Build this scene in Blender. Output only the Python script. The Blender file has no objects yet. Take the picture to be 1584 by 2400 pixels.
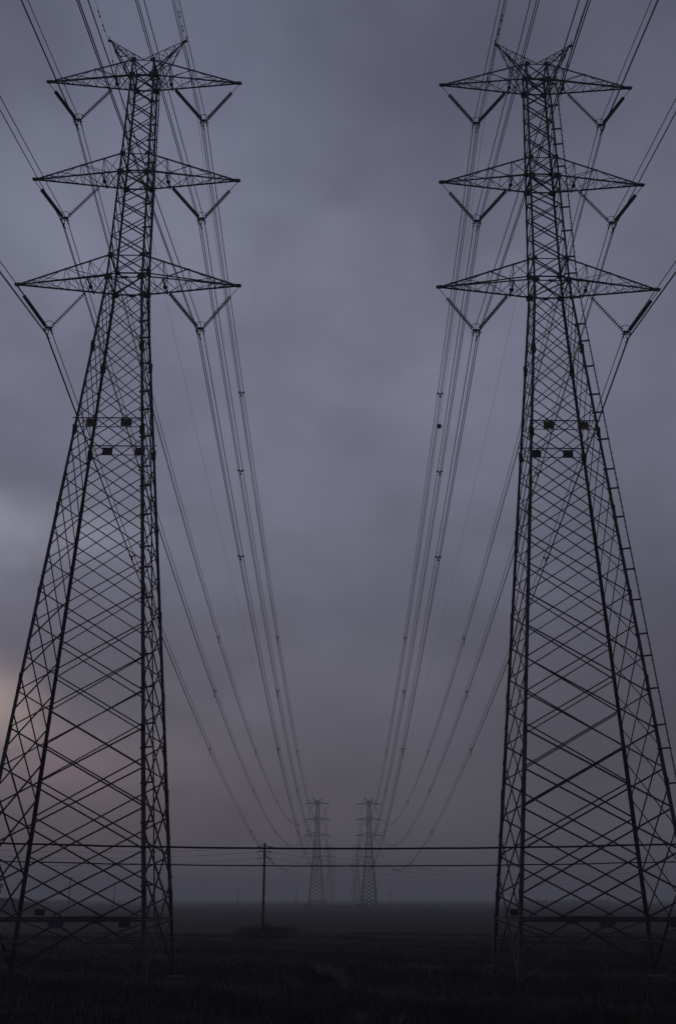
import bpy, math, random
import numpy as np
from mathutils import Vector, Matrix
random.seed(7); rng = np.random.default_rng(7)
SC = bpy.context.scene
COL = SC.collection
R = math.radians

# ------------------------------------------------------------------ camera
cd = bpy.data.cameras.new("camera"); cam = bpy.data.objects.new("camera", cd); COL.objects.link(cam)
cam.location = (0, 0, 4.0)
cam.rotation_euler = (R(90 + 19.134), 0, R(-2.2275))
cd.sensor_fit = 'VERTICAL'; cd.sensor_height = 36.0; cd.lens = 2573.5 / 2400 * 36
cd.shift_x = -(852.2 - 792) / 2400; cd.shift_y = 13.4 / 2400
cd.clip_start = 0.1; cd.clip_end = 20000
SC.camera = cam

# ------------------------------------------------------------------ exposure
SC.view_settings.view_transform = 'Standard'; SC.view_settings.look = 'None'
SC.view_settings.exposure = 0.0; SC.view_settings.gamma = 1.0

# ------------------------------------------------------------------ sky
SUN_EL, SUN_AZ = R(2.0), R(-15.0)          # azimuth measured from +Y towards +X
W = bpy.data.worlds.new("World"); SC.world = W; W.use_nodes = True
nt = W.node_tree; nt.nodes.clear()
def N(t, **k):
    n = nt.nodes.new(t)
    for a, b in k.items(): setattr(n, a, b)
    return n
def math_(op, a, b=None, clamp=False):
    n = N('ShaderNodeMath', operation=op, use_clamp=clamp)
    for i, v in enumerate((a, b)):
        if v is None: continue
        if isinstance(v, (int, float)): n.inputs[i].default_value = v
        else: nt.links.new(v, n.inputs[i])
    return n.outputs[0]
def mixc(f, a, b, mode='MIX'):
    n = N('ShaderNodeMix', data_type='RGBA', blend_type=mode)
    for s, v in ((0, f), (6, a), (7, b)):
        if isinstance(v, (int, float)): n.inputs[s].default_value = v
        elif isinstance(v, tuple): n.inputs[s].default_value = (*v, 1)
        else: nt.links.new(v, n.inputs[s])
    return n.outputs[2]
def rampf(v, a, b):
    n = N('ShaderNodeMapRange', interpolation_type='SMOOTHSTEP')
    nt.links.new(v, n.inputs[0]); n.inputs[1].default_value = a; n.inputs[2].default_value = b
    return n.outputs[0]
tc = N('ShaderNodeTexCoord'); sep = N('ShaderNodeSeparateXYZ'); nt.links.new(tc.outputs['Generated'], sep.inputs[0])
SX, SY, SZ = sep.outputs
base = mixc(rampf(SZ, 0.0, 0.45), (0.098, 0.091, 0.112), (0.166, 0.172, 0.240))
base = mixc(rampf(SZ, 0.50, 0.70), base, (0.120, 0.128, 0.185))
def noise(scale, sx, sy, sz, detail=3, rough=.5, off=0):
    m = N('ShaderNodeMapping'); m.inputs['Scale'].default_value = (sx, sy, sz); m.inputs['Location'].default_value = (off, off*.7, 0)
    nt.links.new(tc.outputs['Generated'], m.inputs[0])
    n = N('ShaderNodeTexNoise'); n.inputs['Scale'].default_value = scale; n.inputs['Detail'].default_value = detail
    n.inputs['Roughness'].default_value = rough; nt.links.new(m.outputs[0], n.inputs['Vector']); return n.outputs[0]
n1 = rampf(noise(3.0, 1.3, 1, 1.5, 4, .45, 1.3), .30, .72)
n2 = rampf(noise(7.0, 1.2, 1, 1.7, 3, .5, 4.1), .3, .7)
f1 = math_('ADD', math_('MULTIPLY', n1, .30), math_('MULTIPLY', n2, .16))
f1 = math_('ADD', f1, .75)
# the cloud deck is thinner on the left of the view
f1 = math_('MULTIPLY', f1, math_('SUBTRACT', 1.06, math_('MULTIPLY', rampf(SX, -.15, .42), .26)))
cl = N('ShaderNodeVectorMath', operation='SCALE'); nt.links.new(base, cl.inputs[0]); nt.links.new(f1, cl.inputs['Scale'])
sky = cl.outputs[0]
def gap(sky, c, r, sx, sz, col, k=.5):     # soft thin place in the cloud deck that glows
    s = N('ShaderNodeVectorMath', operation='SUBTRACT'); nt.links.new(tc.outputs['Generated'], s.inputs[0]); s.inputs[1].default_value = c
    m = N('ShaderNodeVectorMath', operation='MULTIPLY'); nt.links.new(s.outputs[0], m.inputs[0]); m.inputs[1].default_value = (sx, .3, sz)
    l = N('ShaderNodeVectorMath', operation='LENGTH'); nt.links.new(m.outputs[0], l.inputs[0])
    v = math_('ADD', l.outputs['Value'], math_('MULTIPLY', n2, -r*.35))
    g = N('ShaderNodeMapRange', interpolation_type='SMOOTHERSTEP'); nt.links.new(v, g.inputs[0])
    g.inputs[1].default_value = r; g.inputs[2].default_value = -r*k; g.inputs[3].default_value = 0; g.inputs[4].default_value = 1
    a = N('ShaderNodeVectorMath', operation='SCALE'); a.inputs[0].default_value = col; nt.links.new(g.outputs[0], a.inputs['Scale'])
    o = N('ShaderNodeVectorMath', operation='ADD'); nt.links.new(sky, o.inputs[0]); nt.links.new(a.outputs[0], o.inputs[1]); return o.outputs[0]
sky = gap(sky, (-.29, .91, .311), .10, .75, 2.0, (.16, .155, .175))
sky = gap(sky, (-.290, .953, .155), .072, .9, 1.1, (.30, .215, .165))
sky = gap(sky, (-.215, .972, .108), .10, .8, 2.0, (.052, .025, .023))
sky = gap(sky, (-.32, .96, .10), .26, .8, 1.1, (.040, .034, .034))
sky = gap(sky, (-.05, .90, .44), .25, .8, 1.2, (.022, .020, .026))
ns = N('ShaderNodeTexSky', sky_type='NISHITA', sun_disc=False, sun_elevation=SUN_EL, sun_rotation=SUN_AZ)
nv = N('ShaderNodeVectorMath', operation='SCALE'); nt.links.new(ns.outputs[0], nv.inputs[0]); nv.inputs['Scale'].default_value = .0012
ad = N('ShaderNodeVectorMath', operation='ADD'); nt.links.new(sky, ad.inputs[0]); nt.links.new(nv.outputs[0], ad.inputs[1])
bg = N('ShaderNodeBackground'); bg.inputs['Strength'].default_value = 1.0; nt.links.new(ad.outputs[0], bg.inputs[0])
wo = N('ShaderNodeOutputWorld'); nt.links.new(bg.outputs[0], wo.inputs[0])

# ------------------------------------------------------------------ sun (veiled by the overcast)
sl = bpy.data.lights.new("sun", 'SUN'); sl.energy = 0.06; sl.angle = R(25); sl.color = (1, .86, .74)
so = bpy.data.objects.new("sun", sl); COL.objects.link(so)
so.rotation_euler = Vector((-math.sin(SUN_AZ)*math.cos(SUN_EL), -math.cos(SUN_AZ)*math.cos(SUN_EL), -math.sin(SUN_EL))).to_track_quat('-Z', 'Y').to_euler()

# ------------------------------------------------------------------ materials
def mat(name, c1, c2=None, rough=.7, scale=4., metal=0., bump=0., spec=.3, detail=5, emit=None, stretch=(1,1,1), coord='Object'):
    m = bpy.data.materials.new(name); m.use_nodes = True; t = m.node_tree; b = t.nodes['Principled BSDF']
    b.inputs['Roughness'].default_value = rough; b.inputs['Metallic'].default_value = metal
    b.inputs['Specular IOR Level'].default_value = spec
    co = t.nodes.new('ShaderNodeTexCoord'); mp = t.nodes.new('ShaderNodeMapping'); mp.inputs['Scale'].default_value = stretch
    t.links.new(co.outputs[coord], mp.inputs[0])
    n = t.nodes.new('ShaderNodeTexNoise'); n.inputs['Scale'].default_value = scale; n.inputs['Detail'].default_value = detail
    t.links.new(mp.outputs[0], n.inputs['Vector'])
    r = t.nodes.new('ShaderNodeValToRGB'); r.color_ramp.elements[0].position = .32; r.color_ramp.elements[1].position = .68
    c2 = c2 or tuple(x*1.5 for x in c1)
    r.color_ramp.elements[0].color = (*c1, 1); r.color_ramp.elements[1].color = (*c2, 1)
    t.links.new(n.outputs[0], r.inputs[0]); t.links.new(r.outputs[0], b.inputs['Base Color'])
    if bump:
        bp = t.nodes.new('ShaderNodeBump'); bp.inputs['Strength'].default_value = bump; t.links.new(n.outputs[0], bp.inputs['Height']); t.links.new(bp.outputs[0], b.inputs['Normal'])
    if emit: b.inputs['Emission Color'].default_value = (*emit[:3], 1); b.inputs['Emission Strength'].default_value = emit[3]
    return m
M = dict(
    steel=mat('weathered_steel', (.022, .023, .029), (.050, .053, .066), .55, 1.3, .3, .1),
    gusset=mat('steel_plate', (.012, .012, .015), (.022, .022, .027), .6, 6, .25),
    wire=mat('aluminium_conductor', (.022, .023, .026), (.035, .036, .04), .5, 3, .4),
    disc=mat('insulator_glaze', (.016, .014, .016), (.03, .026, .028), .25, 9, 0, 0, .5),
    sign=mat('yellow_sign_enamel', (.035, .027, .006), (.055, .042, .009), .5, 12),
    signback=mat('sign_reverse', (.02, .02, .022), (.035, .035, .04), .6, 8),
    concrete=mat('old_concrete', (.016, .016, .015), (.045, .043, .040), .9, 5, 0, .4),
    wood=mat('dark_creosoted_wood', (.014, .012, .010), (.03, .026, .022), .85, 2, 0, .5, .2, 8, None, (8, 8, .6)),
    rubber=mat('black_cable_sheath', (.004, .004, .005), (.008, .008, .009), .6, 6),
    bark=mat('bark', (.02, .016, .012), (.045, .036, .028), .9, 5, 0, .6),
    leaf=mat('dusk_foliage', (.012, .016, .010), (.035, .042, .022), .8, 1.2),
    bush=mat('thicket_foliage', (.007, .0075, .0065), (.018, .019, .015), .85, 1.6),
    paleblade=mat('dry_grass', (.07, .065, .05), (.14, .13, .10), .8, 3),
    ball=mat('marker_ball_paint', (.03, .012, .008), (.05, .02, .012), .5, 5),
    lamp=mat('red_lamp_glass', (.3, .02, .02), (.35, .03, .02), .3, 3, 0, 0, .5, 2, (1, .15, .15, .5)),
    arch=mat('bleached_arching_grass', (.09, .09, .08), (.17, .168, .15), .85, 2.5),
    grass=mat('field_grass_blades', (.0018, .0022, .001), (.021, .0235, .0105), .8, .35),
    dike=mat('dike_turf', (.010, .013, .009), (.028, .032, .022), .9, .15),
    mud=mat('ditch_mud', (.003, .003, .003), (.008, .008, .008), .95, .4),
    path=mat('pale_track', (.018, .018, .014), (.040, .038, .03), .95, .5),
)

# ------------------------------------------------------------------ mesh builder
class MB:
    K = 1.0
    def __init__(s): s.v = []; s.f = []
    def add(s, vs, fs):
        o = len(s.v); s.v.extend(tuple(map(float, v)) for v in vs); s.f.extend(tuple(i+o for i in f) for f in fs)
    def prism(s, a, b, prof, u, v):
        n = len(prof); vs = [a + u*p[0] + v*p[1] for p in prof] + [b + u*p[0] + v*p[1] for p in prof]
        fs = [(i, (i+1) % n, (i+1) % n + n, i+n) for i in range(n)] + [tuple(range(n-1, -1, -1)), tuple(range(n, 2*n))]
        s.add(vs, fs)
    def frame(s, a, b, ref):
        w = (b-a).normalized(); u = ref - w*ref.dot(w)
        if u.length < 1e-5: u = Vector((1, 0, 0)) - w*w.x
        u.normalize(); return u, w.cross(u)
    def bar(s, a, b, w, h=None, ref=Vector((0, 0, 1))):
        a, b = Vector(a), Vector(b); h = (h or w)*MB.K; w = w*MB.K
        if (b-a).length < 1e-4: return
        u, v = s.frame(a, b, Vector(ref)); s.prism(a, b, [(-w/2, -h/2), (w/2, -h/2), (w/2, h/2), (-w/2, h/2)], u, v)
    def angle(s, a, b, w, t, u, v):          # L section, heel on a-b, flanges along u and v
        a, b = Vector(a), Vector(b); d = (b-a)
        if d.length < 1e-4: return
        w *= MB.K; t *= MB.K; d.normalize(); u = Vector(u); u = (u - d*u.dot(d)).normalized(); v = Vector(v); v = (v - d*v.dot(d)); v = (v - u*v.dot(u)).normalized()
        s.prism(a, b, [(0, 0), (w, 0), (w, t), (t, t), (t, w), (0, w)], u, v)
    def box(s, c, sx, sy, sz):
        x, y, z = c; s.bar((x, y, z-sz/2), (x, y, z+sz/2), sx, sy, (1, 0, 0))
    def tube(s, P, r, n=6, r2=None, cap=True):
        P = [Vector(p) for p in P]; m = len(P); r2 = r if r2 is None else r2; vs = []; fs = []
        u = None
        for i, p in enumerate(P):
            d = (P[min(i+1, m-1)] - P[max(i-1, 0)]).normalized()
            if u is None: u, w = s.frame(Vector((0, 0, 0)), d, Vector((0, 0, 1)) if abs(d.z) < .9 else Vector((1, 0, 0)))
            u = (u - d*u.dot(d)).normalized(); w = d.cross(u); rr = r + (r2-r)*i/max(m-1, 1)
            for k in range(n):
                a = 2*math.pi*k/n; vs.append(p + u*(rr*math.cos(a)) + w*(rr*math.sin(a)))
        for i in range(m-1):
            for k in range(n): fs.append((i*n+k, i*n+(k+1) % n, (i+1)*n+(k+1) % n, (i+1)*n+k))
        if cap: fs += [tuple(range(n-1, -1, -1)), tuple(range((m-1)*n, m*n))]
        s.add(vs, fs)
    def lathe(s, a, b, prof, n=10):          # prof: (t 0..1, radius)
        a, b = Vector(a), Vector(b); u, w = s.frame(a, b, Vector((0, 0, 1)) if abs((b-a).normalized().z) < .95 else Vector((1, 0, 0))); vs = []; fs = []
        for t, r in prof:
            c = a.lerp(b, t)
            for k in range(n): q = 2*math.pi*k/n; vs.append(c + u*(r*math.cos(q)) + w*(r*math.sin(q)))
        for i in range(len(prof)-1):
            for k in range(n): fs.append((i*n+k, i*n+(k+1) % n, (i+1)*n+(k+1) % n, (i+1)*n+k))
        fs += [tuple(range(n-1, -1, -1)), tuple(range((len(prof)-1)*n, len(prof)*n))]
        s.add(vs, fs)
    def plate(s, c, pts, u, v, t):           # flat polygon with thickness, centred on c
        c, u, v = Vector(c), Vector(u).normalized(), Vector(v); v = (v - u*v.dot(u)).normalized(); n = u.cross(v)*t/2
        k = len(pts); vs = [c + u*p[0] + v*p[1] - n for p in pts] + [c + u*p[0] + v*p[1] + n for p in pts]
        s.add(vs, [(i, (i+1) % k, (i+1) % k+k, i+k) for i in range(k)] + [tuple(range(k-1, -1, -1)), tuple(range(k, 2*k))])
    def build(s, name, m, parent=None, smooth=False):
        me = bpy.data.meshes.new(name); me.from_pydata(s.v, [], s.f); me.update(); me.materials.append(M[m])
        if smooth: me.polygons.foreach_set('use_smooth', [True]*len(me.polygons))
        o = bpy.data.objects.new(name, me); COL.objects.link(o); o.parent = parent
        return o
def thing(name, loc, rz, label, cat, group=None):
    o = bpy.data.objects.new(name, None); COL.objects.link(o); o.location = loc; o.rotation_euler = (0, 0, rz)
    o.empty_display_size = .5
    return tag(o, label, cat, group)
def tag(o, label, cat, group=None):
    o['label'] = label; o['category'] = cat
    if group: o['group'] = group
    return o
def copy_tree(o, parent=None):
    c = o.copy(); COL.objects.link(c); c.parent = parent
    for ch in list(o.children): copy_tree(ch, c)
    return c
V3 = lambda *a: Vector(a)

# ------------------------------------------------------------------ pylon geometry tables (metres)
W0, WK, WT, ZK, ZT = 4.489, 1.131, .80, 39.5, 54.4
ZR = 3.07
NODES = [4.14, 6.2, 8.24, 10.2, 12.17, 14.08, 15.93, 17.75, 19.55, 21.3, 23.0, 24.67, 26.26, 27.81, 29.34, 30.83, 32.27, 33.66, 35.08, 36.37, 37.62, 38.76]
UP = [39.87, 41.43, 42.77, 44.10, 45.39, 46.56, 47.59, 49.02, 50.42, 51.79, 53.07, 54.25, 55.27, 56.57]
ARMS = [(39.87, 41.43, 6.97, 2.35), (47.59, 49.02, 6.63, 2.08), (55.27, 56.57, 6.44, 1.84)]
DROP = 6.04
def wz(z):
    return W0 + (WK-W0)*z/ZK if z < ZK else WK + (WT-WK)*(z-ZK)/(ZT-ZK)
FACES = [(V3(-1, -1, 0), V3(1, -1, 0), V3(0, -1, 0)), (V3(1, -1, 0), V3(1, 1, 0), V3(1, 0, 0)),
         (V3(1, 1, 0), V3(-1, 1, 0), V3(0, 1, 0)), (V3(-1, 1, 0), V3(-1, -1, 0), V3(-1, 0, 0))]

def build_pylon(root, short=False, detail=True):
    dz = DROP if short else 0.
    w = lambda z: wz(z+dz)
    nodes = [ZR+1.07+.0] + [z-dz for z in NODES if z-dz > 5.5] if short else list(NODES)
    up = [z-dz for z in UP]
    def C(c, z, inset=0.): q = w(z)-inset; return V3(c.x*q, c.y*q, z)
    top = up[-1]
    # legs
    for cx, cy in ((-1, -1), (1, -1), (1, 1), (-1, 1)):
        m = MB(); c = V3(cx, cy, 0)
        cuts = [0.1, 12-dz*.5, 26-dz, ZK-dz, top+.08]
        for (a, b), wd in zip(zip(cuts, cuts[1:]), (.20, .175, .15, .12)):
            m.angle(C(c, a), C(c, b+(.0 if b > top else .35)) if b < ZK-dz else C(c, b), wd, .03, (-cx, 0, 0), (0, -cy, 0))
        leg = m.build('leg', 'steel', root)
        fin = MB()
        def done(s_, nm):
            if detail: s_.build(nm, 'gusset', leg)
            else: fin.add(s_.v, s_.f)
        for z in (4.0, 9.3, 14.6, 19.3, 24.3):
            z -= dz*(z > 8)
            if z < 3.5: continue
            s = MB()
            p = C(c, z)
            s.plate(p + V3(-cx*.075, -cy*.024, 0), [(-.075, -.45), (.075, -.45), (.075, .45), (-.075, .45)], (1, 0, 0), (0, 0, 1), .03)
            s.plate(p + V3(-cx*.024, -cy*.075, 0), [(-.075, -.45), (.075, -.45), (.075, .45), (-.075, .45)], (0, 1, 0), (0, 0, 1), .03)
            if detail:
                for k in range(9):
                    zz = z-.44+k*.11; q = C(c, zz)
                    s.bar(q+V3(-cx*.08, -cy*.03, 0), q+V3(-cx*.08, cy*.045, 0), .03); s.bar(q+V3(-cx*.03, -cy*.08, 0), q+V3(cx*.045, -cy*.08, 0), .03)
            done(s, 'splice_plate')
        for z in (29.3-dz, 34.9-dz):
            s = MB(); p = C(c, z); o = [(-.07, -.22), (.02, -.34), (.15, -.34), (.15, .34), (.02, .34), (-.07, .22)]
            s.plate(p+V3(-cx*.14, cy*.02, 0), [(a*cx, b) for a, b in o][::cx], (1, 0, 0), (0, 0, 1), .04)
            s.plate(p+V3(cx*.02, -cy*.14, 0), [(a*cy, b) for a, b in o][::cy], (0, 1, 0), (0, 0, 1), .04)
            done(s, 'splice_plate')
        s = MB(); p = C(c, 0)
        s.lathe(p+V3(0, 0, -.5), p+V3(0, 0, .07), [(0, .60), (.9, .56), (1, .46)], 14)
        s.build('foundation', 'concrete', leg)
        for (zb, zt, L, hx) in ARMS:
            for z, k in ((zb-dz, 1.), (zt-dz, .72)):
                s = MB(); p = C(c, z); big = .24*k
                o = [(-big*1.3, -.08), (-big*.6, -.20*k), (.13, -.26*k), (.17*k, -.1), (.17*k, .12), (.05, .22*k), (-big*.9, .17*k)]
                s.plate(p+V3(-cx*.08, cy*.022, 0), [(a*cx, b) for a, b in o][::cx], (1, 0, 0), (0, 0, 1), .035)
                done(s, 'gusset_plate')
        if not detail: fin.build('joint_plates', 'gusset', leg)
    # braced faces
    for fi, (A, B, n) in enumerate(FACES):
        side = fi % 2 == 1
        tv = (B-A)/2
        m = MB()
        def brace(p, q, wd, lay, flip=1):
            off = n*.006 if lay else n*(-.036)
            inpl = V3(0, 0, flip)
            m.angle(Vector(p)+off, Vector(q)+off, wd, .014, inpl, n if lay else -n)
        if side:
            nn = [ZR] + [(a+b)/2 for a, b in zip(nodes, nodes[1:])] + [(nodes[-1]+up[0])/2 + .0]
        else: nn = list(nodes)
        zt = up[0]
        def P(c, z): return C(c, z, .03)
        for i, z in enumerate(nn):
            wd = .082 if z < 9-dz else .066 if z < 17-dz else .054 if z < 28-dz else .047
            if side: wd *= .88
            # each diagonal climbs two panels from one leg to the other
            for (c1, c2, lay) in ((A, B, True), (B, A, False)):
                if i+2 < len(nn): brace(P(c1, z), P(c2, nn[i+2]), wd, lay)
                else:
                    z2 = nn[-1] + (nn[-1]-nn[-2])*(i+2-len(nn)+1)
                    t = (zt-z)/(z2-z); brace(P(c1, z), P(c1, z).lerp(P(c2, z2), t), wd, lay)
        # partial diagonals that die into the base ring
        for (c1, c2, lay) in ((A, B, True), (B, A, False)):
            h0 = nn[1]-nn[0]
            if side: brace(P(c2, nn[1]), P(c1, ZR).lerp(P(c2, ZR), .5), .075, lay)
            else:
                for zz, k in ((nn[1], 1.5), (nn[0], .5)):
                    zl = zz - 2*h0; t = (zz-ZR)/(zz-zl); brace(P(c2, zz), P(c2, zz).lerp(P(c1, zl), t), .082, lay)
        # X panels of the slender head
        for a, b in zip(up, up[1:]):
            wd = .066 if not side else .045
            brace(P(A, a), P(B, b), wd, True); brace(P(B, a), P(A, b), wd, False)
        for (zb, zt_, L, hx) in ARMS:
            for z in (zb-dz, zt_-dz):
                m.angle(P(A, z)-n*.02, P(B, z)-n*.02, .075, .012, (0, 0, -1), -n)
        # base ring and the K frame under it
        m.angle(P(A, ZR)-n*.02, P(B, ZR)-n*.02, .12, .02, (0, 0, -1), -n)
        mid = (P(A, ZR)+P(B, ZR))/2 - n*.02
        for c in (A, B):
            ft = P(c, .35); k0 = mid - V3(0, 0, .15)
            m.angle(k0, ft, .10, .014, (0, 0, -1), -n)
            p1, p2 = k0.lerp(ft, .34), k0.lerp(ft, .67)
            l1, l2 = P(c, p1.z), P(c, p2.z)
            for a, b, wd in ((p1, l1, .055), (p2, l2, .045), (P(c, ZR-.12), p1, .06), (l1, p2, .045)):
                m.angle(a-n*.05, b-n*.05, wd, .012, (0, 0, -1), -n)
            o = FACES[(fi+1) % 4] if c is B else FACES[fi-1]
            on = o[2]; om = (P(o[0], ZR)+P(o[1], ZR))/2 - on*.02 - V3(0, 0, .15); q1 = om.lerp(ft, .34)
            if c is B: m.bar(p1-n*.08, q1-on*.08, .06)
        m.plate(mid+V3(0, 0, -.17)+n*.02, [(-.26, -.20), (.26, -.20), (.42, .02), (.36, .14), (-.36, .14), (-.42, .02)], tv, (0, 0, 1), .03)
        if not side:
            m.plate((P(A, up[0])+P(B, up[0]))/2+n*.01, [(-.14, -.16), (.14, -.16), (.22, .02), (-.22, .02)], tv, (0, 0, 1), .02)
        m.build('braced_face', 'steel', root)
    # plan bracing inside, at crossarm levels
    for (zb, zt_, L, hx) in ARMS:
        z = zb-dz; m = MB()
        m.bar(C(V3(-1, -1, 0), z, .1), C(V3(1, 1, 0), z, .1), .06); m.bar(C(V3(1, -1, 0), z-.03, .1), C(V3(-1, 1, 0), z-.03, .1), .06)
        m.build('plan_bracing', 'steel', root)
    m = MB()
    for a, b in ((0, 1), (1, 2), (2, 3), (3, 0)):
        pa = (C(FACES[a][0], ZR, .1)+C(FACES[a][1], ZR, .1))/2; pb = (C(FACES[b][0], ZR, .1)+C(FACES[b][1], ZR, .1))/2
        m.bar(pa, pb, .07)
    m.build('plan_bracing', 'steel', root)
    # crossarms
    for (zb, zt_, L, hx) in ARMS:
        zb -= dz; zt_ -= dz
        for s in (-1, 1):
            m = MB()
            tip = V3(s*L, 0, zb)
            rb = {y: V3(s*w(zb), y*w(zb), zb) for y in (-1, 1)}; rt = {y: V3(s*w(zt_), y*w(zt_), zt_) for y in (-1, 1)}
            tb = {y: tip+V3(-s*.25, y*.07, 0) for y in (-1, 1)}; tt = {y: tip+V3(-s*.25, y*.06, .09) for y in (-1, 1)}
            f0 = (hx-w(zb))/(L-w(zb))
            st = [0, f0, f0+.27, f0+.55, f0+.68]
            for y in (-1, 1):
                m.angle(rb[y], tb[y], .118 if y > 0 else .062, .014, (0, -y, 0), (0, 0, 1)); m.angle(rt[y], tt[y], .06 if y > 0 else .115, .014, (0, -y, 0), (0, 0, -1))
                B_ = lambda t: rb[y].lerp(tb[y], t); T_ = lambda t: rt[y].lerp(tt[y], t)
                for i, t in enumerate(st[1:], 1):
                    m.bar(B_(t), T_(t), .045 if i == 1 else .034, .025, (0, 1, 0))
                    m.bar(T_(t)+V3(0, -y*.035, 0), B_(st[i-1])+V3(0, -y*.035, 0), .055 if i == 1 else .038, .025, (0, 1, 0))
                    m.bar(T_(t), V3(T_(t).x, 0, T_(t).z) if i == 9 else T_(t), .04)
            BB = lambda y, t: rb[y].lerp(tb[y], t); TT = lambda y, t: rt[y].lerp(tt[y], t)
            fine = sorted(st[1:] + [(a+b)/2 for a, b in zip(st, st[1:])] + [st[-1]+.13])
            prev = 0.
            for i, t in enumerate(fine):            # floor of the arm: struts and zigzag
                m.bar(BB(-1, t), BB(1, t), .036 if abs(t-f0) > .01 else .10, .03)
                y = 1 if i % 2 else -1
                m.bar(BB(y, prev)+V3(0, 0, .035), BB(-y, t)+V3(0, 0, .035), .034, .025); prev = t
            m.bar(BB(-1, 0), BB(1, f0), .05, .03, (1, 0, 0))
            prev = 0.
            for i, t in enumerate(st[1:]):
                m.bar(TT(-1, t), TT(1, t), .034, .025)
                y = 1 if i % 2 else -1
                m.bar(TT(y, prev), TT(-y, t)+V3(0, 0, .03), .03, .025); prev = t
            # diaphragm at the hanger
            hb = (BB(-1, f0)+BB(1, f0))/2
            for y in (-1, 1): m.bar(TT(y, f0), hb+V3(0, 0, .05), .04, .03)
            m.plate(tip+V3(-s*.1, 0, .04), [(-.22, -.07), (.10, -.07), (.14, .02), (.10, .08), (-.22, .11)] if s > 0 else [(.22, .11), (-.10, .08), (-.14, .02), (-.10, -.07), (.22, -.07)], (1, 0, 0), (0, 0, 1), .16)
            arm = m.build('crossarm', 'steel', root)
            m = MB()
            m.plate(hb+V3(0, 0, -.08), [(-.12, -.07), (.0, -.15), (.12, -.07), (.12, .08), (-.12, .08)], (1, 0, 0), (0, 0, 1), .10)
            m.bar(BB(-1, f0)+V3(0, 0, -.06), BB(1, f0)+V3(0, 0, -.06), .07)
            m.build('hanger_plate', 'gusset', arm)
    # earth wire horns
    zt_, zb = up[-1], up[-2]
    for s in (-1, 1):
        m = MB(); tip = V3(s*2.6, 0, 58.73-dz)
        for y in (-1, 1):
            r = V3(s*w(zb), y*w(zb), zb); cpt = V3(-s*.03, y*w(zt_), zt_); t0 = tip+V3(-s*.1, y*.05, 0)
            m.angle(r, t0, .07, .012, (0, -y, 0), (0, 0, 1)); m.angle(cpt, t0+V3(0, 0, .06), .065, .012, (0, -y, 0), (0, 0, -1))
            for t, q in ((.28, .30), (.50, .52), (.72, .74)):
                m.bar(r.lerp(t0, t), cpt.lerp(t0, q), .034, .025, (0, 1, 0))
                m.bar(r.lerp(t0, t), cpt.lerp(t0, q-.2), .03, .025, (0, 1, 0))
        for t in (.3, .52, .74):
            for lo in (0, 1):
                f = (lambda y: V3(s*w(zb), y*w(zb), zb)) if lo else (lambda y: V3(-s*.03, y*w(zt_), zt_))
                m.bar(f(-1).lerp(tip, t), f(1).lerp(tip, t), .032, .025); m.bar(f(1).lerp(tip, t-.2), f(-1).lerp(tip, t), .028, .025)
        m.lathe(tip+V3(-s*.2, 0, -.03), tip+V3(s*.08, 0, .06), [(0, .08), (.6, .10), (1, .04)], 8)
        m.bar(tip+V3(-s*.02, 0, .05), tip+V3(s*.01, 0, .42), .05)
        m.build('earth_wire_horn', 'steel', root)
    # climbing rail outside one leg
    c = V3(1, -1, 0); m = MB()
    off = V3(.42, -.02, 0)
    zs = [2.6] + [z for z in np.arange(4, top-.5, 3.0)] + [top-.4]
    m.tube([C(c, z)+off for z in zs], .035, 6)
    if detail:
        k = 0; z = 2.8
        while z < top-.5:
            p = C(c, z)+off; m.bar(p+V3(-.10, 0, 0), p+V3(.11, 0, 0), .016); z += .42
    rail = m.build('climbing_rail', 'steel', root)
    z = 4.6; i = 0; m = MB()
    while z < top-.6:
        if detail: m = MB()
        p = C(c, z); m.bar(p+V3(-.24, -.02, -.03), p+off+V3(.03, 0, .05), .085, .07); z += (1.75, 1.2, 1.9)[i % 3]; i += 1
        if detail: m.build('rail_bracket', 'steel', rail)
    if not detail: m.build('rail_brackets', 'steel', rail)
    # sign rails, spikes and plates
    for f, (A, B, n) in ((0, FACES[0]), (2, FACES[2])):
        m = MB(); z1, z2 = 30.0-dz, 29.42-dz
        ext = (B-A)/2*.12
        m.bar(C(A, z1)+n*.12-ext, C(B, z1)+n*.12+ext, .05); m.bar(C(A, z2)+n*.12, C(B, z2)+n*.12, .035)
        if detail:
            for k in range(1, 26):
                p = C(A, z1).lerp(C(B, z1), k/26)+n*.12; m.bar(p, p+V3(0, 0, -.2)+n*.03, .022)
        rl = m.build('sign_rail', 'steel', root)
        for t in ((.26, .76) if f == 0 else (.24, .74)):
            zc = (z1+z2)/2-.03; p = C(A, zc).lerp(C(B, zc), t)+n*.17
            m = MB(); m.plate(p, [(-.31, -.23), (.31, -.23), (.31, .23), (-.31, .23)], (B-A), (0, 0, 1), .015)
            sg = m.build('warning_sign', 'sign', root)
            m = MB(); m.plate(p-n*.012, [(-.30, -.22), (.30, -.22), (.30, .22), (-.30, .22)], (B-A), (0, 0, 1), .005)
            m.build('sign_reverse', 'signback', sg)
    for f, t, zc in ((0, .885, ZR-.12), (2, .865, ZR+.22)):
        A, B, n = FACES[f]; p = C(A, ZR).lerp(C(B, ZR), t)+n*.10; p.z = zc
        m = MB(); q_ = .24 if f == 0 else .17; m.plate(p, [(-.28, -q_), (.28, -q_), (.28, q_), (-.28, q_)], (B-A), (0, 0, 1), .02); m.build('warning_sign', 'signback', root)

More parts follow.
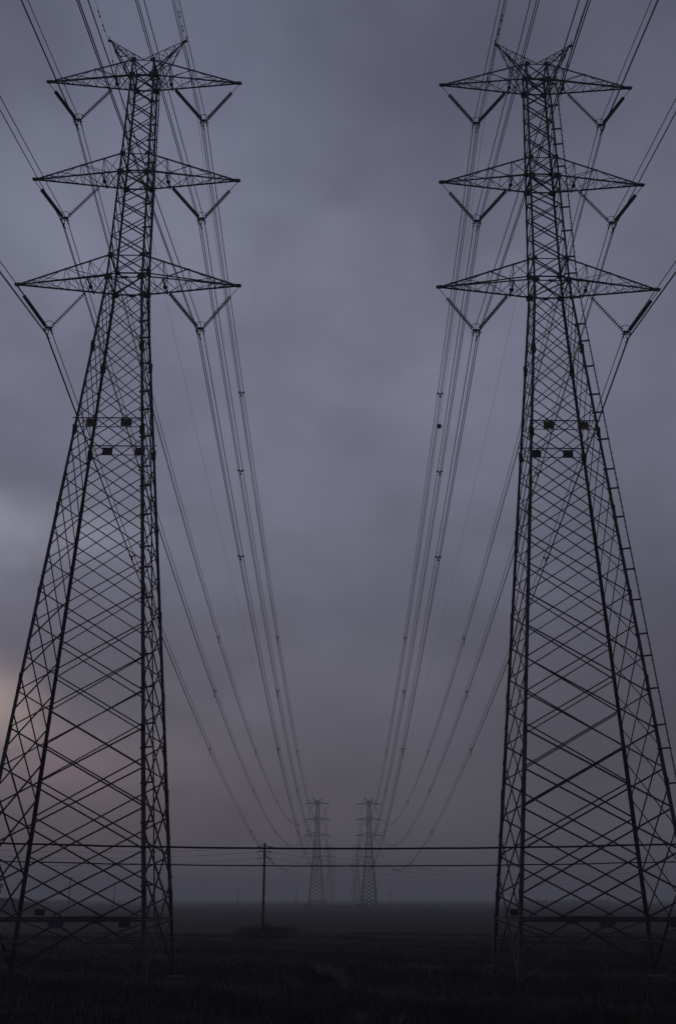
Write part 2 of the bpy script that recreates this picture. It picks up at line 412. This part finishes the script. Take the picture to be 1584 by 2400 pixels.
PY = {'left': (-12.254, 60.07, R(-1.634)), 'right': (13.817, 59.44, R(-.89))}
FP = {'left': (-1.08, 573.26), 'right': (24.91, 573.26)}
def near_pt(s, lx, z): x, y, t = PY[s]; return V3(x+lx*math.cos(t), y+lx*math.sin(t), z)
def step(s): return V3(FP[s][0]-PY[s][0], FP[s][1]-PY[s][1], 0)
pyl = {}
G = 'lattice pylons in two parallel rows'
for s in ('left', 'right'):
    x, y, t = PY[s]
    r = thing('pylon', (x, y, 0), t, f'huge dark lattice steel pylon standing in the near field on the {s}', 'pylon', G)
    pyl[s] = r
build_pylon(pyl['left'])
for ch in pyl['left'].children: copy_tree(ch, pyl['right'])
far0 = thing('pylon', (*FP['left'], 0), 0, 'small distant lattice pylon in the mist, left one of the nearest far pair', 'pylon', G)
MB.K = 1.9
build_pylon(far0, True, False)
MB.K = 1.0
fr = copy_tree(far0); fr.location = (*FP['right'], 0); fr['label'] = 'small distant lattice pylon in the mist, right one of the nearest far pair'
far = {'left': far0, 'right': fr}
for k, (nm) in ((2, 'third'), (3, 'fourth')):
    for s in ('left', 'right'):
        c = copy_tree(far0); p = V3(*FP[s], 0)+step(s)*(k-1); p.x += (-1.5 if s == 'left' else 1.2)*(k-1)*0; c.location = p
        c['label'] = f'faint ghostly lattice pylon almost lost in mist, {nm} in the {s} row'

# ------------------------------------------------------------------ insulators
YO = [(4.62, 36.92), (4.32, 44.76), (4.12, 52.30)]
LV = ['lowest', 'middle', 'top']
def insul(root, s, arm, yo, detail=True):
    zb, zt_, L, hx = arm; yx, yz = yo
    ia, oa, ye = V3(s*hx, 0, zb-.2), V3(s*(L-.12), 0, zb-.05), V3(s*yx, 0, yz)
    for a, link, e in ((ia, .42, ye+V3(-s*.16, 0, .05)), (oa, .82, ye+V3(s*.16, 0, .05))):
        d = (e-a).normalized(); m = MB()
        L2 = (e-a).length; b0 = a+d*link; b1 = e-d*.10; nd = 18 if detail else 10
        m.tube([a, b0], .022, 6); m.tube([b0, b1], .026 if detail else .075, 6)
        for k in range(nd):
            p = b0.lerp(b1, (k+.3)/nd); q = p+d*.06
            m.lathe(p, q, [(0, .035), (.6, .04), (.8, .125), (1, .13)], 12 if detail else 6)
        m.build('insulator_disc_string', 'disc', root, False)
    m = MB(); m.plate(ye, [(-.22, .08), (-.24, -.03), (-.1, -.09), (.1, -.09), (.24, -.03), (.22, .08)], (1, 0, 0), (0, 0, 1), .05)
    m.build('yoke_plate', 'gusset', root)
    if detail:
        m = MB(); P = []
        for k in range(17):
            a = math.pi*(-.18+1.36*k/16); P.append(ye+V3(math.cos(a)*.29, 0, .20+math.sin(a)*.27))
        m.tube(P, .02, 6); m.tube([P[0], ye+V3(.1, 0, 0)], .02, 6); m.tube([P[-1], ye+V3(-.1, 0, 0)], .02, 6)
        m.build('corona_ring', 'wire', root)
    m = MB()
    for (dx, d0) in ((-.19, -.27), (.19, -.27), (0, -.60)):
        p = ye+V3(dx, 0, d0)
        m.bar(ye+V3(dx*.9, 0, -.03), p, .035, .05, (1, 0, 0)); m.tube([p+V3(0, -.32, .03), p+V3(0, -.1, -.02), p+V3(0, .1, -.02), p+V3(0, .32, .03)], .045, 6)
    if detail: m.bar(ye+V3(-.33, 0, -.17), ye+V3(.33, 0, -.17), .035)
    m.build('suspension_clamp', 'gusset', root)
GI = 'V shaped insulator strings under the crossarms'
isrc = {}
for rowname, table, drop in (('near', PY, 0), ('far', FP, DROP), ('third', None, DROP)):
    for s in ('left', 'right'):
        for e in (-1, 1):
            for i in range(3):
                if rowname == 'near': loc, rz, where = (*PY[s][:2], 0), PY[s][2], f'the near {s} pylon'
                elif rowname == 'far': loc, rz, where = (*FP[s], 0), 0, f'the nearest distant {s} pylon'
                else: q = V3(*FP[s], 0)+step(s); loc, rz, where = q, 0, f'the ghostly third {s} pylon'
                lab = f'dark V of two disc insulator strings under the {"left" if e < 0 else "right"} end of the {LV[i]} crossarm of {where}'
                if len(lab.split()) > 24: pass
                key = (rowname != 'near', e, i)
                if key not in isrc:
                    a = ARMS[i]; a2 = (a[0]-drop, a[1]-drop, a[2], a[3])
                    # the Empty sits at the yoke so that the thing has its own origin
                    t = thing('insulator_assembly', (0, 0, 0), 0, lab, 'insulator', GI); insul(t, e, a2, (YO[i][0], YO[i][1]-drop), rowname == 'near'); isrc[key] = t
                else: t = copy_tree(isrc[key])
                t.location = loc; t.rotation_euler = (0, 0, rz)
                t['label'] = f'{LV[i]} crossarm {"left" if e < 0 else "right"} V insulator strings hanging from {where}'

# ------------------------------------------------------------------ conductors
def cat_curve(A, B, sag, n):
    out = []
    for i in range(n+1):
        t = i/n; p = A.lerp(B, t); p.z -= 4*sag*t*(1-t); out.append(p)
    return out
SPD = [30, 91, 162, 235, 308, 380, 445, 490]
def bundle(A, B, sag, label, group, rad, sp=True, n=110):
    t = thing('conductor_bundle', A, 0, label, 'power line', group)
    base = [p-A for p in cat_curve(A, B, sag, n)]
    offs = ((-.19, -.27), (.19, -.27), (0, -.60))
    for dx, d0 in offs:
        m = MB(); m.tube([p+V3(dx, 0, d0) for p in base], rad, 5); m.build('wire', 'wire', t)
    if sp:
        L = (B-A).length
        for d in SPD:
            u = d/L; p = A.lerp(B, u)-A; p.z -= 4*sag*u*(1-u)
            m = MB(); c = p+V3(0, 0, -.38)
            for dx, d0 in offs:
                q = p+V3(dx, 0, d0); m.bar(c, q, .085, .08, (0, 1, 0)); m.lathe(q+V3(0, -.16, 0), q+V3(0, .16, 0), [(0, .06), (.5, .10), (1, .06)], 6)
            if d > 60:
                m.bar(p+V3(0, 0, -.38), p+V3(0, 0, -1.05), .04); m.tube([p+V3(0, -.2, -1.1), p+V3(0, .2, -1.1)], .07, 6)
            m.build('spacer', 'gusset', t)
    return t
for s in ('left', 'right'):
    st = step(s)
    for e in (-1, 1):
        en = 'left' if e < 0 else 'right'
        for i, (yx, yz) in enumerate(YO):
            a = near_pt(s, e*yx, yz); f = V3(FP[s][0]+e*yx, FP[s][1], yz-DROP); th = f+st; b = V3(a.x-st.x, a.y-st.y, a.z)
            bundle(a, f, 21.2, f'forward wire bundle to the distance from near {s} pylon, {LV[i]} arm, {en} end', 'triple conductor bundles sagging towards the far pylons', .027)
            bundle(a, b, 18.5, f'wire bundle rising overhead from near {s} pylon, {LV[i]} arm, {en} end', 'triple conductor bundles passing overhead', .023, False)
            bundle(f, th, 21.0, f'faint far wires beyond distant {s} pylon, {LV[i]} arm, {en} end', 'faint conductor bundles beyond the distant pylons', .020, False, 40)
        a = near_pt(s, e*2.6, 58.62); f = V3(FP[s][0]+e*2.6, FP[s][1], 58.62-DROP); b = V3(a.x-st.x, a.y-st.y, a.z); th = f+st
        for A, B, sg, r, lab, n in ((a, f, 18.5, .011, f'hair thin earth wire running away from the {en} horn of the near {s} pylon', 110),
                                 (a, b, 16., .011, f'hair thin earth wire passing overhead from the {en} horn of the near {s} pylon', 110),
                                 (f, th, 18., .010, f'hair thin earth wire beyond the {en} horn of the distant {s} pylon', 40)):
            m = MB(); m.tube([p-A for p in cat_curve(A, B, sg, n)], r, 5)
            if n == 110:
                for k in (1.6, 3.0):       # vibration dampers near the clamp
                    u = k/(B-A).length; q = A.lerp(B, u)-A; q.z -= 4*sg*u*(1-u)
                    dd = (B-A).normalized()*.28; m.tube([q-dd+V3(0, 0, -.08), q-dd*.5+V3(0, 0, -.08)], .045, 6); m.tube([q+dd*.5+V3(0, 0, -.08), q+dd+V3(0, 0, -.08)], .045, 6); m.tube([q-dd+V3(0, 0, -.08), q+dd+V3(0, 0, -.08)], .012, 4)
            o = m.build('earth_wire', 'wire'); o.location = A
            tag(o, lab, 'earth wire', 'thin earth wires along the pylon tops')
# marker ball on the right pylon's inner earth wire
a = near_pt('right', -2.6, 58.62); f = V3(FP['right'][0]-2.6, FP['right'][1], 58.62-DROP)
u = 48.0/(f-a).length; BALLP = a.lerp(f, u); BALLP.z -= 4*18.5*u*(1-u)
m = MB(); prof = [(k/10, max(.02, .27*math.sin(math.pi*k/10))) for k in range(11)]
m.lathe(V3(0, 0, -.27), V3(0, 0, .27), [(.5-.5*math.cos(math.pi*k/10), max(.01, .27*math.sin(math.pi*k/10))) for k in range(11)], 14)
m.tube([V3(0, -.36, .0), V3(0, .36, -.08)], .035, 6)
o = m.build('marker_ball', 'ball', None, True); o.location = BALLP
tag(o, 'small dark marker ball clamped on the earth wire left of the right pylon', 'marker ball')

# ------------------------------------------------------------------ two black cables crossing in front
for (zc, ze, r, lab) in ((5.65, 5.82, .034, 'thicker upper black cable stretched level right across the view'), (5.07, 5.225, .021, 'thinner lower black cable stretched level right across the view')):
    m = MB(); P = []
    for i in range(81):
        x = -42+84*i/80; P.append(V3(x, 0, zc+(ze-zc)*((x-.6)/11.8)**2 + .006*math.sin(x*1.9)+.004*math.sin(x*4.3)))
    m.tube(P, r, 7); o = m.build('overhead_cable', 'rubber'); o.location = (0, 40, 0)
    tag(o, lab, 'cable')

# ------------------------------------------------------------------ wooden distribution pole and its thin wires
PX, PYY = -6.14, 130.0
t = thing('utility_pole', (PX, PYY, 0), 0, 'tall dark wooden utility pole with three tiers of short arms, rising from a thicket', 'utility pole')
m = MB(); m.tube([V3(.05, 0, -.6), V3(.03, 0, 4), V3(0, 0, 9.78)], .155, 10, .115); m.lathe(V3(0, 0, 9.72), V3(0, 0, 9.98), [(0, .12), (.5, .17), (1, .06)], 8)
m.build('pole_shaft', 'wood', t)
tiers = [(9.66, .05, .0), (9.12, -.12, .05), (8.42, 0, .0)]
wires = []
for z, o_, _ in tiers:
    for s in (-1, 1):
        a, b = V3(s*.10, 0, z), V3(s*.82+o_*.4, 0, z-.14*1.0)
        m = MB(); m.bar(a, a.lerp(b, .35), .04); m.build('strain_arm', 'gusset', t)
        m = MB(); m.lathe(a.lerp(b, .35), a.lerp(b, .85), [(0, .03), (.15, .06), (.3, .035), (.5, .06), (.65, .035), (.85, .06), (1, .03)], 8); m.lathe(b+V3(-s*.1, 0, 0), b, [(0, .04), (.5, .08), (1, .04)], 8)
        m.build('strain_insulator', 'disc', t); wires.append((s, b))
    m = MB(); m.tube([V3(-.82+o_*.4+1.64*k/10, 0, z-.14-.72*math.sin(math.pi*k/10)) for k in range(11)], .018, 5); m.build('jumper_wire', 'wire', t)
for k, (s, b) in enumerate(wires):
    A = V3(PX, PYY, 0)+b; lvl = ('top', 'middle', 'bottom')[k//2]
    B = V3(-47, 88, b.z-.45) if s < 0 else V3(78, 262, b.z+1.2)
    m = MB(); m.tube([p-A for p in cat_curve(A, B, 1.1 if s < 0 else 2.6, 30)], .012, 5); o = m.build('thin_wire', 'wire'); o.location = A
    tag(o, f'faint {lvl} tier wire running {"left" if s < 0 else "right"} from the wooden utility pole', 'wire', 'thin wires of the wooden pole line')

# ------------------------------------------------------------------ distant poles in the mist
def far_pole(x, y, h, label, arm=True, lean=0.):
    t = thing('distant_pole', (x, y, 0), 0, label, 'utility pole', 'faint poles on the misty horizon')
    m = MB(); m.tube([V3(0, 0, -.3), V3(lean, 0, h)], .16, 7, .12); m.build('pole_shaft', 'wood', t)
    if arm:
        m = MB(); m.bar(V3(lean-.9, 0, h-.5), V3(lean+.9, 0, h-.5), .14)
        for q in (-.8, 0, .8): m.bar(V3(lean+q, 0, h-.5), V3(lean+q, 0, h-.1), .09)
        m.build('pole_crossarm', 'wood', t)
far_pole(-77.5, 365, 10.6, 'faint pole with crossarm seen through the left pylon lattice, leftmost far pole')
far_pole(-70, 400, 7.9, 'faint leaning bare pole far left behind the left pylon, second from the left', False, .45)
far_pole(-60.5, 455, 9.0, 'faint bare pole beside the back leg of the left pylon', False)
far_pole(-34.4, 500, 8.0, 'faint pole with small crossarm on the horizon left of the wooden utility pole')
far_pole(-9.9, 520, 7.6, 'faint bare pole on the horizon between the wooden pole and the distant left pylon', False)
far_pole(36.5, 590, 7.5, 'faint bare pole just right of the distant right pylon', False)
# red lamp
t = thing('beacon_lamp', (37.6, 600, 0), 0, 'tiny red light glowing low on the horizon right of the distant right pylon', 'lamp')
m = MB(); m.tube([V3(0, 0, 0), V3(0, 0, 3.25)], .06, 6); m.build('lamp_post', 'gusset', t)
m = MB(); m.lathe(V3(0, 0, 3.2), V3(0, 0, 3.75), [(0, .12), (.3, .24), (.7, .24), (1, .08)], 10); m.build('lamp_lens', 'lamp', t)

# ------------------------------------------------------------------ ground, ditch, track, dike
def gz(x, y):
    k = np.clip((y-20)/30, 0, 1)*np.clip((150-y)/60, 0, 1)
    return k*(.10*np.sin(x*.31+y*.11)+.07*np.sin(x*.83-y*.37)+.05*np.sin(y*.9+x*.2)+.04*np.sin(x*2.1+y*1.3))-.05
gm = mat('field_soil_and_turf', (.006, .0082, .0066), (.020, .025, .019), .95, .06, 0, 0, .1, 9, None, (1, 2.5, 1), 'Object')
t_ = gm.node_tree; b_ = t_.nodes['Principled BSDF']
co = t_.nodes.new('ShaderNodeTexCoord'); w1 = t_.nodes.new('ShaderNodeTexNoise'); w1.inputs['Scale'].default_value = 1.7; w1.inputs['Detail'].default_value = 8
t_.links.new(co.outputs['Object'], w1.inputs['Vector'])
mp = t_.nodes.new('ShaderNodeMapping'); mp.inputs['Scale'].default_value = (.004, .06, 1); t_.links.new(co.outputs['Object'], mp.inputs[0])
w2 = t_.nodes.new('ShaderNodeTexNoise'); w2.inputs['Scale'].default_value = 1.; w2.inputs['Detail'].default_value = 5; t_.links.new(mp.outputs[0], w2.inputs['Vector'])
base_l = b_.inputs['Base Color'].links[0].from_socket
for src, lo, hi in ((w1, .55, 1.5), (w2, .55, 1.45)):
    mr = t_.nodes.new('ShaderNodeMapRange'); mr.inputs[1].default_value = .3; mr.inputs[2].default_value = .7; mr.inputs[3].default_value = lo; mr.inputs[4].default_value = hi
    t_.links.new(src.outputs[0], mr.inputs[0]); vm = t_.nodes.new('ShaderNodeVectorMath'); vm.operation = 'SCALE'
    t_.links.new(base_l, vm.inputs[0]); t_.links.new(mr.outputs[0], vm.inputs['Scale']); base_l = vm.outputs[0]
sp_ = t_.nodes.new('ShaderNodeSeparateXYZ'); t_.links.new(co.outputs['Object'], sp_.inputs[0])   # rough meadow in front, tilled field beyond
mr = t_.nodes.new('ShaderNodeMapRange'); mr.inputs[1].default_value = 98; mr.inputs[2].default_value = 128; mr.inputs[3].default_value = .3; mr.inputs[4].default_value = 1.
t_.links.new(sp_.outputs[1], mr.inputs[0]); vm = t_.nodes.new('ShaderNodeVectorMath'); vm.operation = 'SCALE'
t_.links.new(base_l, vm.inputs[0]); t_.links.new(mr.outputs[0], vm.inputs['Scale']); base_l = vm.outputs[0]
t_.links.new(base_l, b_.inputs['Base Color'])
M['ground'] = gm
xs = np.concatenate([[-6000, -2500, -900, -300], np.arange(-90, 91, 1.5), [300, 900, 2500, 6000]])
ys = np.concatenate([[-6000, -1500, -300, -60], np.arange(10, 156, 1.5), [200, 300, 600, 1200, 2500, 6000]])
X, Y = np.meshgrid(xs, ys); Z = gz(X, Y)
me = bpy.data.meshes.new('ground'); nx, ny = len(xs), len(ys)
fs = [(j*nx+i, j*nx+i+1, (j+1)*nx+i+1, (j+1)*nx+i) for j in range(ny-1) for i in range(nx-1)]
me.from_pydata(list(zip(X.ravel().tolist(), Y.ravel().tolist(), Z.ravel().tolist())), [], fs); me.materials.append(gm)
me.polygons.foreach_set('use_smooth', [True]*len(me.polygons))
g = bpy.data.objects.new('ground', me); COL.objects.link(g); g['kind'] = 'structure'; g['label'] = 'dark flat farmland running to a misty horizon'
def strip(name, mt, y0, wd, x0, x1, z, kind='structure', amp=.35, slope=0.):
    m = MB(); n = 120; vs = []
    for i in range(n+1):
        x = x0+(x1-x0)*i/n; yc = y0+slope*(x)+amp*math.sin(x*.05)+amp*.4*math.sin(x*.21); hw = wd/2*(1+.3*math.sin(x*.37)+.2*math.sin(x*1.3))
        for q in (-1, 1): vs.append((x, yc+q*hw, float(gz(np.array(x), np.array(yc+q*hw)))+z))
    m.add(vs, [(2*i, 2*i+2, 2*i+3, 2*i+1) for i in range(n)]); o = m.build(name, mt); o['kind'] = kind; return o
strip('ditch', 'mud', 259, 5, -400, 400, .06)
strip('ditch', 'mud', 103, 1.1, -90, 90, .08)
strip('path', 'path', 74.5, .9, 6, 60, .09)
strip('ditch', 'mud', 430, 14, -500, 500, .06)
# dike, far left
m = MB(); vs = []; n = 60
for i in range(n+1):
    x = -330+270*i/n
    top = 4.25 if x < -76 else max(0., 4.25*(1-(x+76)/9.5)**1.0) if x < -70 else max(0, 1.57*(1-(x+70)/10))
    top += .10*math.sin(x*.6)*(top > 1)
    for yy, k in ((282, 0), (296, 1), (302, 1), (318, 0)): vs.append((x, yy, -.1+top*k))
fs = [(i*4+k, i*4+k+1, (i+1)*4+k+1, (i+1)*4+k) for i in range(n) for k in range(3)]
m.add(vs, fs); o = m.build('dike', 'dike', None, True); o['kind'] = 'structure'

# ------------------------------------------------------------------ grass and plants
def blades(name, mt, px, py, pz, h, wd, lean, parent=None, seg=2):
    n = len(px); ang = rng.uniform(0, 2*math.pi, n); la = rng.uniform(0, 2*math.pi, n)
    dx, dy = np.cos(ang)*wd/2, np.sin(ang)*wd/2; lx, ly = np.cos(la)*lean*h, np.sin(la)*lean*h
    v = np.zeros((n, 5, 3))
    v[:, 0] = np.c_[px-dx, py-dy, pz]; v[:, 1] = np.c_[px+dx, py+dy, pz]
    v[:, 2] = np.c_[px-dx*.7+lx*.35, py-dy*.7+ly*.35, pz+h*.6]; v[:, 3] = np.c_[px+dx*.7+lx*.35, py+dy*.7+ly*.35, pz+h*.6]
    v[:, 4] = np.c_[px+lx, py+ly, pz+h]
    me = bpy.data.meshes.new(name); me.vertices.add(n*5); me.vertices.foreach_set('co', v.ravel())
    b = np.arange(n)[:, None]*5
    loops = np.concatenate([b+0, b+1, b+3, b+2, b+2, b+3, b+4], 1).ravel()
    me.loops.add(n*7); me.loops.foreach_set('vertex_index', loops)
    ls = (np.arange(n)[:, None]*7+np.array([0, 4])).ravel(); lt = np.tile([4, 3], n)
    me.polygons.add(n*2); me.polygons.foreach_set('loop_start', ls); me.polygons.foreach_set('loop_total', lt)
    me.update(); me.validate(); me.materials.append(M[mt]); o = bpy.data.objects.new(name, me); COL.objects.link(o); o.parent = parent; return o
N0 = 190000
y = 30+rng.power(1.0, N0)*115; y = 30+115*rng.random(N0)**1.5; hw = 6+y*.42
x = rng.uniform(-1, 1, N0)*hw
cl = np.sin(x*.7+y*.5+np.sin(x*.3)*2)+np.sin(x*1.9-y*1.1+np.sin(y*.7)*1.5)+np.sin(x*.23+y*.31)*1.4+np.sin(x*4.1+y*3.3)*.5+rng.normal(0, .6, N0)
keep = cl > -1.1; x, y, cl = x[keep], y[keep], cl[keep]
h = (.09+.13*np.clip(cl, 0, 3.5)+rng.random(len(x))*.18*(1+(rng.random(len(x)) > .97)*2.2))*np.where(y > 95, .55, 1)
o = blades('grass', 'grass', x, y, gz(x, y)-.02, h, .020+y*.00035+rng.random(len(x))*.012, rng.uniform(.1, .7, len(x)))
o['kind'] = 'stuff'; o['label'] = 'rough dark meadow grass covering the foreground field'
n = 2200; y = 36+rng.random(n)*46; x = rng.uniform(-1, 1, n)*(5+y*.36)
o = blades('dry_grass', 'paleblade', x, y, gz(x, y), .22+rng.random(n)*.38, .026+0*x, rng.uniform(.1, .6, n)); o['kind'] = 'stuff'; o['label'] = 'scattered pale dry stalks among the dark grass'
n = 90; y = 41.4+rng.random(n)*.9; x = np.where(rng.random(n) < .5, rng.normal(1.6, .12, n), rng.normal(3.0, .25, n))+rng.normal(0, .05, n)
o = blades('pale_weeds', 'paleblade', x, y, gz(x, y), .2+rng.random(n)*.25, .05+0*x, rng.uniform(.3, .9, n)); o['kind'] = 'stuff'; o['label'] = 'clump of pale weeds at the bottom edge of the field'

def leaves(m, c, rx, ry, rz, n, size, flat=0.):
    for _ in range(n):
        a = rng.normal(size=3); a /= np.linalg.norm(a); r = rng.random()**(1/2.2)
        lump = 1+.25*math.sin(a[0]*5+c[0])*math.cos(a[2]*4+c[1])
        p = V3(c[0]+a[0]*rx*r*lump, c[1]+a[1]*ry*r*lump, c[2]+a[2]*rz*r*lump)
        u = Vector(rng.normal(size=3)).normalized()*size*rng.uniform(.5, 1.2); v = Vector(rng.normal(size=3)).normalized()*size*rng.uniform(.3, .7)
        m.add([p-u, p+v, p+u, p-v], [(0, 1, 2, 3)])
# thicket round the wooden pole
t = thing('thicket', (-6.0, 127, 0), 0, 'low dark spiky thicket around the foot of the wooden utility pole', 'bush')
m = MB(); 
for k in range(9):
    a = rng.uniform(-3.4, 3.2); leaves(m, (a, rng.uniform(-3, 3), .5+.4*rng.random()), 1.5, 1.6, .95*(1-abs(a)/7), 330, .10)
m.build('foliage', 'bush', t)
n = 420; sx_ = rng.normal(0, 1.6, n); sy_ = rng.uniform(-3, 3, n)
rs = blades('reed_stems', 'bush', sx_, sy_, 0*sx_, (1.0+rng.random(n)*.9)*np.clip(1-np.abs(sx_)/4.5, .2, 1), .05+0*sx_, rng.uniform(.05, .35, n), t); rs['kind'] = 'stuff'
# foreground shrub with pale arching grass on its right
t = thing('shrub', (.15, 57, 0), 0, 'rounded dark shrub at the bottom centre, paler grass arching over its right side', 'bush')
m = MB(); leaves(m, (-.15, 0, .42), 1.0, .9, .50, 2600, .055); m.build('foliage', 'bush', t)
n = 900; a = rng.uniform(.15, 1.75, n); rr = 1.0+rng.normal(0, .06, n); sx_ = np.cos(a)*rr*1.15; sz_ = np.sin(a)*rr*.85
rs = blades('arching_grass', 'arch', sx_, rng.uniform(-.9, .1, n), np.clip(sz_-.2, 0, 2), .25+rng.random(n)*.2, .02+0*sx_, rng.uniform(.6, 1.4, n), t); rs['kind'] = 'stuff'
# bushes at the feet of the distant pylons
for k, (x0, wd, lab) in enumerate(((-4.6, 3.2, 'dark low bush at the left foot of the distant left pylon'), (21.0, 3.2, 'dark low bush at the left foot of the distant right pylon'), (10, 8, 'long low scrub between the two nearest distant pylons'))):
    t = thing('bush', (x0, 566, 0), 0, lab, 'bush', 'bushes at the feet of the distant pylons')
    m = MB(); leaves(m, (0, 0, .5), wd, 2, 1.2 if k < 2 else .55, 700, .3); m.build('foliage', 'bush', t)
# tree, far left
t = thing('misty_tree', (-109.5, 400, 0), 0, 'blurred dark tree top at the far left edge beyond the dike', 'tree')
m = MB(); m.tube([V3(0, 0, -.2), V3(.2, 0, 3), V3(-.1, .2, 6)], .32, 8, .12)
for k in range(7):
    a = k*.9; m.tube([V3(0, 0, 2.2+k*.5), V3(math.cos(a)*1.6, math.sin(a)*1.6, 4+k*.7)], .12, 6, .03)
m.build('trunk', 'bark', t)
m = MB()
for k in range(13):
    a = k*2.4; r = 1.5*math.sqrt(k/12); leaves(m, (math.cos(a)*r, math.sin(a)*r, 4.2+4.4*rng.random()), .95, .95, .9, 330, .17)
m.build('crown', 'leaf', t)
# low hedges on the horizon
for k, (x0, y0, wd, hh, lab) in enumerate(((-190, 760, 60, 3.5, 'long faint hedge on the horizon at far left behind the dike'), (190, 900, 70, 4, 'faint hedge line on the horizon behind the right pylon'), (300, 820, 45, 5, 'faint taller copse on the horizon at far right'))):
    t = thing('hedge', (x0, y0, 0), 0, lab, 'hedge')
    m = MB()
    for q in range(14): leaves(m, (-wd/2+wd*q/13, 0, hh*.4), wd/20, 2, hh*(.5+.3*rng.random()), 130, .6)
    m.build('foliage', 'leaf', t)

# ------------------------------------------------------------------ mist
hz = bpy.data.materials.new('mist'); hz.use_nodes = True; ht = hz.node_tree; ht.nodes.clear()
pv = ht.nodes.new('ShaderNodeVolumePrincipled'); pv.inputs['Density'].default_value = .0009; pv.inputs['Color'].default_value = (.96, .93, .90, 1); pv.inputs['Anisotropy'].default_value = .0
ho = ht.nodes.new('ShaderNodeOutputMaterial'); ht.links.new(pv.outputs[0], ho.inputs['Volume'])
M['mist'] = hz
m = MB(); m.box((0, 0, 31.25), 12600, 12600, 65.5); o = m.build('haze', 'mist'); o['kind'] = 'stuff'; o['label'] = 'pale mist lying over the whole plain'
